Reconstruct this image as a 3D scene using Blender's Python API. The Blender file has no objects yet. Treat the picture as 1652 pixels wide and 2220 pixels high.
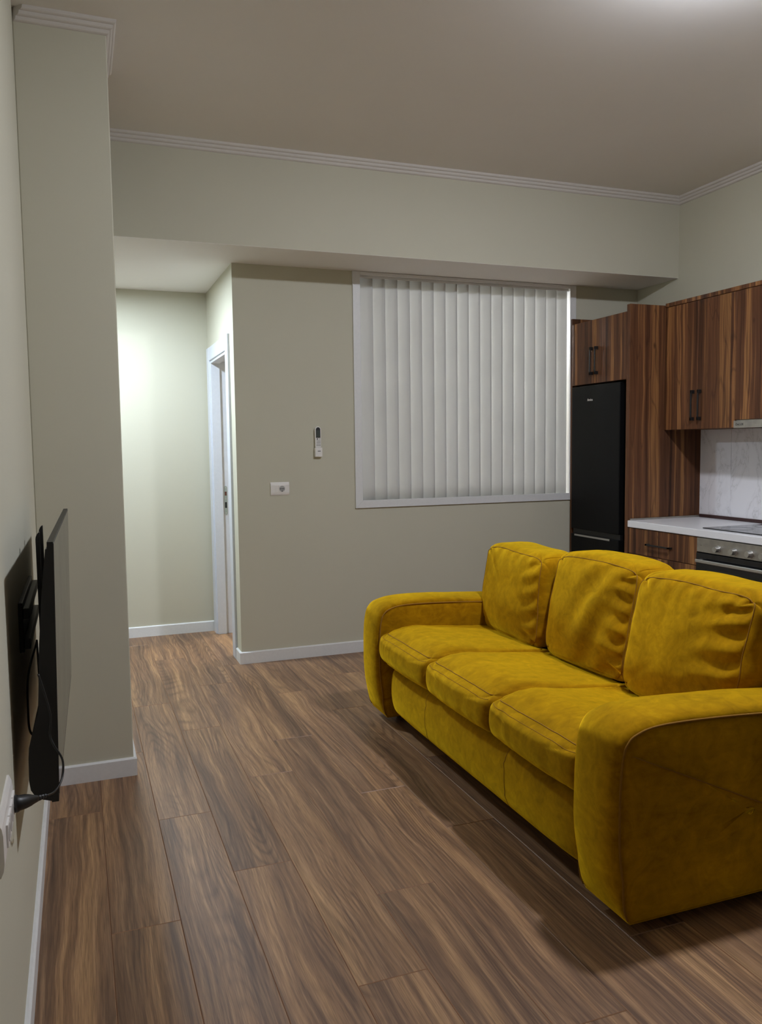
import bpy, bmesh, math, random
from mathutils import Vector, Matrix, noise
random.seed(7)
S = bpy.context.scene
COL = S.collection
PI = math.pi

# ------------------------------------------------------------------ camera
YAW, PITCH, ROLL, FPX, CAMH = 0.3578, -0.0804, -0.0126, 1758.85, 1.4183
cyw, syw, cpt, spt = math.cos(YAW), math.sin(YAW), math.cos(PITCH), math.sin(PITCH)
fwd = Vector((syw*cpt, cyw*cpt, spt)); rgt = Vector((cyw, -syw, 0)); upv = rgt.cross(fwd)
r2 = rgt*math.cos(ROLL) + upv*math.sin(ROLL); u2 = -rgt*math.sin(ROLL) + upv*math.cos(ROLL)
cam_d = bpy.data.cameras.new('camera'); cam = bpy.data.objects.new('camera', cam_d); COL.objects.link(cam)
cam.matrix_world = Matrix(((r2.x, u2.x, -fwd.x, 0), (r2.y, u2.y, -fwd.y, 0), (r2.z, u2.z, -fwd.z, CAMH), (0, 0, 0, 1)))
cam_d.sensor_fit = 'VERTICAL'; cam_d.sensor_height = 24.0; cam_d.lens = FPX/2220*24.0
cam_d.clip_start = 0.01; cam_d.clip_end = 60
S.camera = cam

# ------------------------------------------------------------------ world, exposure, lamp levels
W = bpy.data.worlds.new('world'); S.world = W; W.use_nodes = True
W.node_tree.nodes['Background'].inputs[0].default_value = (0.05, 0.055, 0.07, 1)
W.node_tree.nodes['Background'].inputs[1].default_value = 0.2
S.view_settings.view_transform = 'Standard'; S.view_settings.look = 'None'
S.view_settings.gamma = 1.0; S.view_settings.use_curve_mapping = False
S.view_settings.exposure = 0.41
ROOM_LAMP = 590.0      # emission of the round lamp on the living room ceiling
HALL_LAMP = 470.0      # emission of the flush lamp in the hall
BACK_LAMP = 560.0       # emission of the lamp in the room behind the blind

# ------------------------------------------------------------------ dimensions of the place
XL, XR = -0.167, 4.089            # left and right wall
YC, XC = 3.618, 0.183             # pillar front, pillar right side
YB, XB = 5.25, 0.97               # back wall, corner of the hall
YH = 6.328                        # end wall of the hall
ZC, ZS, YSF = 3.153, 2.594, 4.794 # ceiling, soffit underside, soffit front
XP, YP = 3.481, 4.537             # kitchen fronts, tall panel
YN = -2.9                         # wall behind the camera

# ------------------------------------------------------------------ node helpers
def new_mat(name):
    m = bpy.data.materials.new(name); m.use_nodes = True
    nt = m.node_tree; b = nt.nodes['Principled BSDF']
    return m, nt, b
def N(nt, t, **kw):
    n = nt.nodes.new(t)
    for k, v in kw.items():
        if k.startswith('i_'):
            key = k[2:]; key = int(key) if key.isdigit() else key.replace('_', ' ')
            n.inputs[key].default_value = v
        else: setattr(n, k, v)
    return n
def lk(nt, a, b): nt.links.new(a, b)
def ramp(nt, fac, stops):
    r = N(nt, 'ShaderNodeValToRGB'); e = r.color_ramp.elements
    while len(e) < len(stops): e.new(0.5)
    for q, (p, c) in zip(e, stops): q.position = p; q.color = (*c, 1)
    lk(nt, fac, r.inputs[0]); return r.outputs[0]
def srgb(r, g, b):
    f = lambda c: (c/255/12.92 if c/255 <= 0.04045 else ((c/255+0.055)/1.055)**2.4)
    return (f(r), f(g), f(b))
def math_(nt, op, a, b=None, c=None):
    n = N(nt, 'ShaderNodeMath', operation=op)
    for i, v in enumerate((a, b, c)):
        if v is None: continue
        if isinstance(v, (int, float)): n.inputs[i].default_value = v
        else: lk(nt, v, n.inputs[i])
    return n.outputs[0]
def mixc(nt, fac, a, b, mode='MIX'):
    n = N(nt, 'ShaderNodeMix', data_type='RGBA', blend_type=mode)
    for s, v in ((n.inputs[0], fac), (n.inputs[6], a), (n.inputs[7], b)):
        if isinstance(v, (int, float)): s.default_value = v
        elif isinstance(v, tuple): s.default_value = (*v, 1)
        else: lk(nt, v, s)
    return n.outputs[2]
def xyz(nt, x, y, z):
    n = N(nt, 'ShaderNodeCombineXYZ')
    for i, v in enumerate((x, y, z)):
        if isinstance(v, (int, float)): n.inputs[i].default_value = v
        else: lk(nt, v, n.inputs[i])
    return n.outputs[0]
def noise_(nt, vec, scale, detail=3, rough=0.5, dist=0.0):
    n = N(nt, 'ShaderNodeTexNoise'); n.inputs['Scale'].default_value = scale
    n.inputs['Detail'].default_value = detail; n.inputs['Roughness'].default_value = rough
    n.inputs['Distortion'].default_value = dist
    lk(nt, vec, n.inputs['Vector']); return n.outputs[0]
def bump(nt, b, h, strength, dist):
    n = N(nt, 'ShaderNodeBump'); n.inputs['Strength'].default_value = strength; n.inputs['Distance'].default_value = dist
    lk(nt, h, n.inputs['Height']); lk(nt, n.outputs[0], b.inputs['Normal'])

def plain(name, col, rough=0.5, metal=0.0, spec=0.5, grain=0.0, gscale=60, coat=0.0):
    m, nt, b = new_mat(name)
    b.inputs['Base Color'].default_value = (*col, 1); b.inputs['Roughness'].default_value = rough
    b.inputs['Metallic'].default_value = metal; b.inputs['Specular IOR Level'].default_value = spec
    b.inputs['Coat Weight'].default_value = coat
    tc = N(nt, 'ShaderNodeNewGeometry').outputs['Position']
    n = noise_(nt, tc, gscale, 3)
    v = 0.05
    lk(nt, mixc(nt, n, tuple(c*(1-v) for c in col), tuple(min(1, c*(1+v)) for c in col)), b.inputs['Base Color'])
    if grain: bump(nt, b, n, grain, 0.002)
    return m

M = {}
def paint(name, col, mott=0.03):
    m, nt, b = new_mat(name)
    pos = N(nt, 'ShaderNodeNewGeometry').outputs['Position']
    n = noise_(nt, pos, 1.7, 4, 0.55); n2 = noise_(nt, pos, 220, 2)
    lk(nt, mixc(nt, n, tuple(c*(1-mott) for c in col), tuple(min(1, c*(1+mott)) for c in col)), b.inputs['Base Color'])
    b.inputs['Roughness'].default_value = 0.75; b.inputs['Specular IOR Level'].default_value = 0.25
    bump(nt, b, n2, 0.12, 0.001)
    return m
M['wall'] = paint('cream wall paint', (0.585, 0.56, 0.45))
M['ceiling'] = paint('white ceiling paint', (0.84, 0.81, 0.78))
M['plaster'] = paint('cornice plaster', (0.66, 0.62, 0.58))
M['white'] = plain('white lacquer', (0.76, 0.76, 0.76), 0.4)
M['doorwhite'] = plain('white door foil', (0.66, 0.68, 0.74), 0.35)
M['plastic'] = plain('white plastic', (0.84, 0.81, 0.78), 0.3)
M['black'] = plain('black plastic', (0.008, 0.008, 0.009), 0.42)
M['blackmetal'] = plain('black handle metal', (0.012, 0.011, 0.011), 0.4)
M['dark'] = plain('dark void', (0.01, 0.01, 0.01), 0.9)
M['fridge'] = plain('black steel', (0.0045, 0.0045, 0.005), 0.5, 0.0, 0.14)
M['fridge_side'] = plain('black fridge side', (0.01, 0.01, 0.011), 0.45)
M['glassblack'] = plain('black glass', (0.012, 0.012, 0.013), 0.06)
M['ovenglass'] = plain('oven window glass', (0.02, 0.026, 0.022), 0.1)
M['chrome'] = plain('satin metal', (0.62, 0.62, 0.62), 0.3, 1.0)
M['steelblue'] = plain('zinc strike plate', (0.42, 0.5, 0.52), 0.4, 0.8)
M['brown'] = plain('dark brown sealing strip', srgb(62, 38, 36), 0.5)
M['worktop'] = plain('white worktop', (0.86, 0.85, 0.87), 0.3, gscale=300)
M['grey'] = plain('grey print', (0.15, 0.15, 0.15), 0.6)
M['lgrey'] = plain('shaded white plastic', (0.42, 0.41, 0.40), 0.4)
M['lcd'] = plain('grey display', (0.07, 0.08, 0.075), 0.25)
M['subfloor'] = plain('dark underlay', (0.12, 0.075, 0.045), 0.9)
M['plank_edge_lit'] = plain('bevelled laminate edge', srgb(150, 112, 84), 0.4)  # lighter tan: light caught on the plank bevels, put into the colour
M['skirt_red'] = plain('brown wood end', srgb(96, 52, 40), 0.6)

def emis(name, col, s):
    m, nt, b = new_mat(name)
    b.inputs['Base Color'].default_value = (0.8, 0.8, 0.8, 1)
    b.inputs['Emission Color'].default_value = (*col, 1); b.inputs['Emission Strength'].default_value = s
    return m
M['absorber'] = plain('night window glass', (0.006, 0.007, 0.01), 1.0, 0.0, 0.0)  # matte black for the added panes, swallows bounce light
M['lamp'] = emis('lamp glass', (0.85, 0.90, 1.0), ROOM_LAMP)
M['halllamp'] = emis('hall lamp diffuser', (0.74, 0.87, 1.0), HALL_LAMP)
M['backlamp'] = emis('bedroom lamp glass', (0.95, 0.98, 1.0), BACK_LAMP)

def brushed():
    m, nt, b = new_mat('brushed stainless steel')
    p = N(nt, 'ShaderNodeNewGeometry').outputs['Position']
    s = N(nt, 'ShaderNodeSeparateXYZ'); lk(nt, p, s.inputs[0])
    n = noise_(nt, xyz(nt, s.outputs[0], math_(nt, 'MULTIPLY', s.outputs[1], 4), math_(nt, 'MULTIPLY', s.outputs[2], 300)), 3, 3)
    n2 = noise_(nt, p, 30, 4)
    lk(nt, mixc(nt, n2, (0.30, 0.28, 0.25), (0.5, 0.47, 0.42)), b.inputs['Base Color'])
    b.inputs['Metallic'].default_value = 0.85
    lk(nt, math_(nt, 'MULTIPLY_ADD', n, 0.2, 0.3), b.inputs['Roughness'])
    return m
M['steel'] = brushed()

def floor_wood():
    m, nt, b = new_mat('walnut laminate')
    tc = N(nt, 'ShaderNodeTexCoord').outputs['Object']
    s = N(nt, 'ShaderNodeSeparateXYZ'); lk(nt, tc, s.inputs[0]); X, Y = s.outputs[0], s.outputs[1]
    rnd = N(nt, 'ShaderNodeObjectInfo').outputs['Random']
    off = math_(nt, 'MULTIPLY', rnd, 137.0)
    warp = noise_(nt, xyz(nt, math_(nt, 'MULTIPLY', X, 4), math_(nt, 'MULTIPLY', Y, 1.3), off), 1.0, 2)
    xw = math_(nt, 'MULTIPLY_ADD', warp, 0.09, X)
    broad = noise_(nt, xyz(nt, math_(nt, 'MULTIPLY', xw, 15), math_(nt, 'MULTIPLY', Y, 0.55), off), 1.0, 3, 0.6)
    streak = noise_(nt, xyz(nt, math_(nt, 'MULTIPLY', xw, 75), math_(nt, 'MULTIPLY', Y, 1.6), off), 1.0, 4, 0.65)
    fine = noise_(nt, xyz(nt, math_(nt, 'MULTIPLY', X, 420), math_(nt, 'MULTIPLY', Y, 9), off), 1.0, 2, 0.7)
    fine0 = noise_(nt, xyz(nt, math_(nt, 'MULTIPLY', X, 120), math_(nt, 'MULTIPLY', Y, 14), off), 1.0, 2, 0.6)
    # cathedral figure: contour lines of a smooth stretched field
    fld = noise_(nt, xyz(nt, math_(nt, 'MULTIPLY', X, 8), math_(nt, 'MULTIPLY', Y, 0.75), math_(nt, 'ADD', off, 20.0)), 1.0, 0, 0.4)
    fld = math_(nt, 'MULTIPLY_ADD', fine0, 0.012, fld)
    con = math_(nt, 'PINGPONG', math_(nt, 'MULTIPLY', fld, 22.0), 0.5)
    con = math_(nt, 'MULTIPLY', con, 2.0)
    msk = noise_(nt, xyz(nt, math_(nt, 'MULTIPLY', X, 6), math_(nt, 'MULTIPLY', Y, 1.1), math_(nt, 'ADD', off, 55.0)), 1.0, 2)
    c = ramp(nt, broad, [(0.28, srgb(72, 52, 40)), (0.43, srgb(112, 83, 62)), (0.55, srgb(148, 111, 78)), (0.70, srgb(190, 148, 102))])
    c2 = ramp(nt, streak, [(0.30, srgb(64, 46, 38)), (0.50, srgb(138, 106, 80)), (0.72, srgb(206, 166, 124))])
    c = mixc(nt, 0.42, c, c2)
    mk = ramp(nt, msk, [(0.45, (0, 0, 0)), (0.62, (1, 1, 1))])
    dk = math_(nt, 'MULTIPLY', ramp(nt, con, [(0.0, (1, 1, 1)), (0.6, (0, 0, 0))]), math_(nt, 'MULTIPLY_ADD', mk, 0.42, 0.08))
    c = mixc(nt, dk, c, srgb(66, 46, 36))
    fm = ramp(nt, fine, [(0.32, (0.45, 0.45, 0.45)), (0.55, (0, 0, 0))])
    c = mixc(nt, fm, c, srgb(58, 40, 32))
    tone = math_(nt, 'MULTIPLY_ADD', math_(nt, 'FRACT', math_(nt, 'MULTIPLY', rnd, 17.3)), 0.18, 0.92)
    c = mixc(nt, 1.0, c, xyz(nt, tone, tone, tone), 'MULTIPLY')
    lk(nt, c, b.inputs['Base Color'])
    lk(nt, math_(nt, 'MULTIPLY_ADD', fine, 0.16, 0.34), b.inputs['Roughness'])
    b.inputs['Specular IOR Level'].default_value = 0.45
    bump(nt, b, fine, 0.12, 0.0008)
    return m
M['floor'] = floor_wood()

def cab_wood():
    m, nt, b = new_mat('walnut cabinet foil')
    p = N(nt, 'ShaderNodeNewGeometry').outputs['Position']
    s = N(nt, 'ShaderNodeSeparateXYZ'); lk(nt, p, s.inputs[0])
    rnd = N(nt, 'ShaderNodeObjectInfo').outputs['Random']; off = math_(nt, 'MULTIPLY', rnd, 91.0)
    u = math_(nt, 'ADD', s.outputs[0], s.outputs[1]); z = s.outputs[2]
    wv = noise_(nt, xyz(nt, math_(nt, 'MULTIPLY', u, 7), math_(nt, 'MULTIPLY', z, 1.6), off), 1.0, 2)
    uw = math_(nt, 'MULTIPLY_ADD', wv, 0.05, u)
    cell = math_(nt, 'FLOOR', math_(nt, 'MULTIPLY', u, 10.5))
    wn = N(nt, 'ShaderNodeTexWhiteNoise', noise_dimensions='2D'); lk(nt, xyz(nt, cell, off, 0.0), wn.inputs['Vector'])
    tone = wn.outputs['Value']
    band = noise_(nt, xyz(nt, math_(nt, 'MULTIPLY', uw, 20), math_(nt, 'MULTIPLY', z, 0.3), math_(nt, 'ADD', off, math_(nt, 'MULTIPLY', tone, 30))), 1.0, 3, 0.55)
    fine = noise_(nt, xyz(nt, math_(nt, 'MULTIPLY', uw, 190), math_(nt, 'MULTIPLY', z, 3), off), 1.0, 3, 0.6)
    fld = noise_(nt, xyz(nt, math_(nt, 'MULTIPLY', u, 9), math_(nt, 'MULTIPLY', z, 0.8), math_(nt, 'ADD', off, math_(nt, 'MULTIPLY', tone, 11))), 1.0, 1)
    con = math_(nt, 'MULTIPLY', math_(nt, 'PINGPONG', math_(nt, 'MULTIPLY', fld, 9.0), 0.5), 2.0)
    c = ramp(nt, band, [(0.30, srgb(64, 40, 28)), (0.42, srgb(108, 70, 46)), (0.54, srgb(132, 88, 58)), (0.62, srgb(192, 138, 86)), (0.70, srgb(128, 84, 55))])
    tn = math_(nt, 'MULTIPLY_ADD', tone, 0.42, 0.74)
    c = mixc(nt, 1.0, c, xyz(nt, tn, tn, tn), 'MULTIPLY')
    c = mixc(nt, ramp(nt, con, [(0.0, (0.38, 0.38, 0.38)), (0.20, (0, 0, 0))]), c, srgb(48, 30, 25))
    c = mixc(nt, ramp(nt, fine, [(0.3, (0.35, 0.35, 0.35)), (0.6, (0, 0, 0))]), c, srgb(58, 36, 28))
    vor = N(nt, 'ShaderNodeTexVoronoi'); vor.inputs['Scale'].default_value = 1.0
    lk(nt, xyz(nt, math_(nt, 'MULTIPLY', u, 7), math_(nt, 'MULTIPLY', z, 3.4), off), vor.inputs['Vector'])
    kn = ramp(nt, vor.outputs['Distance'], [(0.03, (0.75, 0.75, 0.75)), (0.10, (0, 0, 0))])
    c = mixc(nt, kn, c, srgb(44, 24, 20))
    c = mixc(nt, 1.0, c, (0.74, 0.72, 0.70), 'MULTIPLY')
    lk(nt, c, b.inputs['Base Color']); b.inputs['Roughness'].default_value = 0.55; b.inputs['Specular IOR Level'].default_value = 0.22
    bump(nt, b, fine, 0.08, 0.0006)
    return m
M['wood'] = cab_wood()

def velvet():
    m, nt, b = new_mat('mustard velvet')
    p = N(nt, 'ShaderNodeNewGeometry').outputs['Position']
    big = noise_(nt, p, 3.0, 3, 0.5, 0.4); mid = noise_(nt, p, 13, 6, 0.62, 1.6)
    fine = noise_(nt, p, 900, 2)
    sp = N(nt, 'ShaderNodeMapping'); sp.inputs['Scale'].default_value = (9, 26, 26); sp.inputs['Rotation'].default_value = (0.3, 0.2, 0.5); lk(nt, p, sp.inputs[0])
    brush = noise_(nt, sp.outputs[0], 1.0, 4, 0.6, 0.8)
    f = math_(nt, 'ADD', math_(nt, 'MULTIPLY', mid, 0.40), math_(nt, 'ADD', math_(nt, 'MULTIPLY', big, 0.32), math_(nt, 'MULTIPLY', brush, 0.28)))
    c = ramp(nt, f, [(0.36, srgb(108, 68, 1)), (0.47, srgb(134, 90, 1)), (0.56, srgb(152, 105, 2)), (0.68, srgb(178, 130, 8))])
    lk(nt, c, b.inputs['Base Color'])
    b.inputs['Roughness'].default_value = 0.85; b.inputs['Specular IOR Level'].default_value = 0.05
    lk(nt, math_(nt, 'MULTIPLY_ADD', f, 1.2, 0.35), b.inputs['Sheen Weight'])
    b.inputs['Sheen Roughness'].default_value = 0.5
    b.inputs['Sheen Tint'].default_value = (1.0, 0.65, 0.015, 1)
    wr = noise_(nt, p, 9, 3, 0.5, 0.8)
    h = math_(nt, 'ADD', math_(nt, 'MULTIPLY', fine, 0.04), wr)
    bump(nt, b, h, 0.16, 0.012)
    # loose pile: extra scattering of grazing light by the fibre tips
    sh = N(nt, 'ShaderNodeBsdfSheen'); sh.inputs['Roughness'].default_value = 0.7
    lk(nt, mixc(nt, f, (0.14, 0.090, 0.003), (0.52, 0.355, 0.015)), sh.inputs['Color'])
    ad = N(nt, 'ShaderNodeAddShader'); lk(nt, b.outputs[0], ad.inputs[0]); lk(nt, sh.outputs[0], ad.inputs[1])
    lk(nt, ad.outputs[0], nt.nodes['Material Output'].inputs['Surface'])
    return m
M['velvet'] = velvet()
M['thread'] = plain('mustard thread', srgb(150, 104, 14), 0.8)
M['cord'] = plain('dark mustard welt', srgb(142, 98, 8), 0.85)

def marble():
    m, nt, b = new_mat('white marble tile')
    p = N(nt, 'ShaderNodeNewGeometry').outputs['Position']
    off = math_(nt, 'MULTIPLY', N(nt, 'ShaderNodeObjectInfo').outputs['Random'], 31.0)
    s = N(nt, 'ShaderNodeSeparateXYZ'); lk(nt, p, s.inputs[0])
    v = xyz(nt, off, math_(nt, 'MULTIPLY', s.outputs[1], 3.0), math_(nt, 'MULTIPLY', s.outputs[2], 1.6))
    f = noise_(nt, v, 1.3, 6, 0.6, 0.6)
    d = math_(nt, 'ABSOLUTE', math_(nt, 'SUBTRACT', f, 0.5))
    c = ramp(nt, d, [(0.0, srgb(214, 212, 214)), (0.006, srgb(236, 234, 238)), (0.05, srgb(242, 240, 244))])
    lk(nt, c, b.inputs['Base Color']); b.inputs['Roughness'].default_value = 0.28
    return m
M['marble'] = marble()

def slat_mat():
    m, nt, b = new_mat('white blind fabric')
    p = N(nt, 'ShaderNodeNewGeometry').outputs['Position']
    s = N(nt, 'ShaderNodeSeparateXYZ'); lk(nt, p, s.inputs[0])
    w1 = noise_(nt, xyz(nt, math_(nt, 'MULTIPLY', s.outputs[0], 60), s.outputs[1], math_(nt, 'MULTIPLY', s.outputs[2], 500)), 1.0, 2)
    w2 = noise_(nt, p, 5, 4)
    lk(nt, mixc(nt, w2, (0.70, 0.70, 0.685), (0.80, 0.80, 0.785)), b.inputs['Base Color'])
    b.inputs['Roughness'].default_value = 0.7; b.inputs['Specular IOR Level'].default_value = 0.2
    bump(nt, b, w1, 0.25, 0.001)
    tr = N(nt, 'ShaderNodeBsdfTranslucent'); tr.inputs[0].default_value = (0.8, 0.8, 0.77, 1)
    mx = N(nt, 'ShaderNodeMixShader'); mx.inputs[0].default_value = 0.22
    out = nt.nodes['Material Output']
    lk(nt, b.outputs[0], mx.inputs[1]); lk(nt, tr.outputs[0], mx.inputs[2]); lk(nt, mx.outputs[0], out.inputs['Surface'])
    return m
M['slat'] = slat_mat()

def screen_mat():
    m, nt, b = new_mat('tv screen')
    b.inputs['Base Color'].default_value = (0.02, 0.02, 0.022, 1); b.inputs['Roughness'].default_value = 0.24
    p = N(nt, 'ShaderNodeNewGeometry').outputs['Position']
    lk(nt, math_(nt, 'MULTIPLY_ADD', noise_(nt, p, 6, 3), 0.06, 0.09), b.inputs['Roughness'])
    b.inputs['IOR'].default_value = 1.6
    return m
M['screen'] = screen_mat()

# ------------------------------------------------------------------ object helpers
WORLD = {}
def base_of(vs):
    xs = [v[0] for v in vs]; ys = [v[1] for v in vs]; zs = [v[2] for v in vs]
    return Vector(((min(xs)+max(xs))/2, (min(ys)+max(ys))/2, min(zs)))
def obj(name, bm, mat, parent=None, smooth=False, label=None):
    """links a bmesh (world coordinates) as one object, parented without moving"""
    loc = base_of([v.co for v in bm.verts])
    bmesh.ops.translate(bm, verts=bm.verts, vec=-loc)
    me = bpy.data.meshes.new(name)
    bmesh.ops.recalc_face_normals(bm, faces=bm.faces)
    bm.to_mesh(me); bm.free()
    me.materials.append(M[mat] if isinstance(mat, str) else mat)
    if smooth:
        for p in me.polygons: p.use_smooth = True
    o = bpy.data.objects.new(name, me); COL.objects.link(o)
    WORLD[o] = loc
    if parent: o.parent = parent; o.location = loc - WORLD[parent]
    else: o.location = loc
    if label: o['label'] = label
    return o
def tag(o, label, cat, group=None, kind=None):
    o['label'] = label; o['category'] = cat
    if group: o['group'] = group
    if kind: o['kind'] = kind
    return o
def thing(name, label, cat, loc, group=None, kind=None):
    o = bpy.data.objects.new(name, None); COL.objects.link(o); o.empty_display_size = 0.1
    o.location = loc; WORLD[o] = Vector(loc)
    return tag(o, label, cat, group, kind)

def box(bm, x0, x1, y0, y1, z0, z1, bev=0.0, seg=2):
    vs = [bm.verts.new((x, y, z)) for x in (x0, x1) for y in (y0, y1) for z in (z0, z1)]
    F = [(0, 1, 3, 2), (4, 6, 7, 5), (0, 4, 5, 1), (2, 3, 7, 6), (0, 2, 6, 4), (1, 5, 7, 3)]
    fs = [bm.faces.new([vs[i] for i in f]) for f in F]
    if bev:
        es = list({e for f in fs for e in f.edges})
        bmesh.ops.bevel(bm, geom=es, offset=bev, segments=seg, profile=0.5, affect='EDGES')
    return bm
def B(x0, x1, y0, y1, z0, z1, bev=0.0, seg=2):
    return box(bmesh.new(), x0, x1, y0, y1, z0, z1, bev, seg)
def tube(bm, pts, r, n=8, closed=False):
    pts = [Vector(p) for p in pts]; rings = []
    L = len(pts)
    prev = None
    for i, p in enumerate(pts):
        a = pts[(i-1) % L] if (i > 0 or closed) else p
        b = pts[(i+1) % L] if (i < L-1 or closed) else p
        t = (b-a).normalized() if (b-a).length > 1e-9 else Vector((0, 0, 1))
        if prev is None:
            q = Vector((0, 0, 1)) if abs(t.z) < 0.9 else Vector((1, 0, 0))
            u = t.cross(q).normalized()
        else:
            u = (prev - t*prev.dot(t)).normalized()
        prev = u; w = t.cross(u)
        rr = r[i] if isinstance(r, (list, tuple)) else r
        rings.append([bm.verts.new(p + (u*math.cos(2*PI*k/n) + w*math.sin(2*PI*k/n))*rr) for k in range(n)])
    for i in range(L if closed else L-1):
        A, C = rings[i], rings[(i+1) % L]
        for k in range(n): bm.faces.new((A[k], A[(k+1) % n], C[(k+1) % n], C[k]))
    if not closed:
        bm.faces.new(rings[0]); bm.faces.new(rings[-1])
    return bm
def prism_y(bm, prof, y0, y1):
    """closed profile [(x,z)] extruded along Y"""
    a = [bm.verts.new((x, y0, z)) for x, z in prof]; b = [bm.verts.new((x, y1, z)) for x, z in prof]
    n = len(prof)
    for i in range(n): bm.faces.new((a[i], a[(i+1) % n], b[(i+1) % n], b[i]))
    bm.faces.new(a); bm.faces.new(b[::-1]); return bm
def prism_x(bm, prof, x0, x1):
    a = [bm.verts.new((x0, y, z)) for y, z in prof]; b = [bm.verts.new((x1, y, z)) for y, z in prof]
    n = len(prof)
    for i in range(n): bm.faces.new((a[i], a[(i+1) % n], b[(i+1) % n], b[i]))
    bm.faces.new(a); bm.faces.new(b[::-1]); return bm
def cyl(bm, c, r, h, axis='Z', n=24, r2=None):
    r2 = r if r2 is None else r2
    ax = {'X': Vector((1, 0, 0)), 'Y': Vector((0, 1, 0)), 'Z': Vector((0, 0, 1))}[axis]
    u = Vector((0, 1, 0)) if axis == 'X' else Vector((1, 0, 0)); w = ax.cross(u)
    c = Vector(c)
    A = [bm.verts.new(c + (u*math.cos(2*PI*k/n) + w*math.sin(2*PI*k/n))*r) for k in range(n)]
    C = [bm.verts.new(c + ax*h + (u*math.cos(2*PI*k/n) + w*math.sin(2*PI*k/n))*r2) for k in range(n)]
    for k in range(n): bm.faces.new((A[k], A[(k+1) % n], C[(k+1) % n], C[k]))
    bm.faces.new(A[::-1]); bm.faces.new(C); return bm
def text_mesh(body, size, mtx, depth=0.0006):
    cu = bpy.data.curves.new('lettering', 'FONT'); cu.body = body; cu.size = size; cu.extrude = depth
    cu.align_x = 'LEFT'; cu.resolution_u = 3
    o = bpy.data.objects.new('lettering', cu); COL.objects.link(o)
    dg = bpy.context.evaluated_depsgraph_get(); me = bpy.data.meshes.new_from_object(o.evaluated_get(dg))
    bm = bmesh.new(); bm.from_mesh(me); bmesh.ops.transform(bm, matrix=mtx, verts=bm.verts)
    bpy.data.objects.remove(o); bpy.data.curves.remove(cu); bpy.data.meshes.remove(me)
    return bm

# ------------------------------------------------------------------ THE SHELL
def struct(name, bm, mat, label, cat, **k):
    return tag(obj(name, bm, mat, **k), label, cat, kind='structure')

# floor: one plank after the other, rows along Y
fl = struct('floor', B(XL-1.2, XR+0.05, YN-0.05, 7.75, -0.06, -0.0085), 'subfloor',
            'walnut laminate plank floor running from the camera into the hall', 'floor')
PW, PL, PX0 = 0.1998, 1.463, 0.0405
def plank_bm(w, l):
    g, c, t = 0.0004, 0.0016, 0.008
    bm = bmesh.new(); x = w/2-g; y = l/2-g
    lo = [bm.verts.new((sx*x, sy*y, -t)) for sx, sy in ((-1, -1), (1, -1), (1, 1), (-1, 1))]
    md = [bm.verts.new((sx*x, sy*y, -c)) for sx, sy in ((-1, -1), (1, -1), (1, 1), (-1, 1))]
    up = [bm.verts.new((sx*(x-c), sy*(y-c), 0)) for sx, sy in ((-1, -1), (1, -1), (1, 1), (-1, 1))]
    for A, C in ((lo, md), (md, up)):
        for k in range(4): bm.faces.new((A[k], A[(k+1) % 4], C[(k+1) % 4], C[k]))
    bm.faces.new(up); bm.faces.new(lo[::-1])
    for f in bm.faces:
        zs_ = sorted(v.co.z for v in f.verts)
        if zs_[0] > -c-1e-6 and zs_[0] < -1e-6: f.material_index = 1
    return bm
meshes = {}
# end joints measured in the photograph, one per row
joint = {-1: 3.284, 0: 2.415, 1: 3.123, 2: 2.635, 3: 1.930, 4: 2.326, 5: 1.597, 6: 2.655, 7: 1.848, 8: 2.45, 9: 1.7, 10: 2.2}
for r in range(-7, 21):
    x0 = PX0 + r*PW; x1 = x0 + PW
    if r < 0: lo_y, hi_y = (4.7, 6.36) if r < -1 else (YN, 6.36)
    else: lo_y, hi_y = YN, (7.6 if x0 > XB else 6.36)
    x1 = min(x1, XR); x0 = max(x0, XL if lo_y == YN else -1.16)
    if x1 - x0 < 0.02: continue
    j = joint.get(r, (r*0.61) % PL) % PL - 2*PL
    y = j
    while y < hi_y:
        a, c = max(y, lo_y), min(y+PL, hi_y)
        if c - a > 0.02:
            key = (round(x1-x0, 3), round(c-a, 3))
            if key not in meshes:
                bm = plank_bm(x1-x0, c-a); me = bpy.data.meshes.new('plank'); bmesh.ops.recalc_face_normals(bm, faces=bm.faces)
                bm.to_mesh(me); bm.free(); me.materials.append(M['floor']); me.materials.append(M['plank_edge_lit']); meshes[key] = me
            o = bpy.data.objects.new('plank', meshes[key]); COL.objects.link(o); o.parent = fl
            o.location = Vector(((x0+x1)/2, (a+c)/2, 0)) - WORLD[fl]
        y += PL

struct('ceiling', B(XL-0.1, XR+0.1, YN-0.1, YSF+0.01, ZC, ZC+0.1), 'ceiling', 'plain white ceiling of the living room', 'ceiling')
bm = B(XL-1.2, XR+0.1, YSF+0.0, YB, ZS, ZC+0.1)
sof = struct('ceiling_beam', bm, 'wall', 'dropped cream beam across the room above blind and hall', 'beam')
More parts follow.
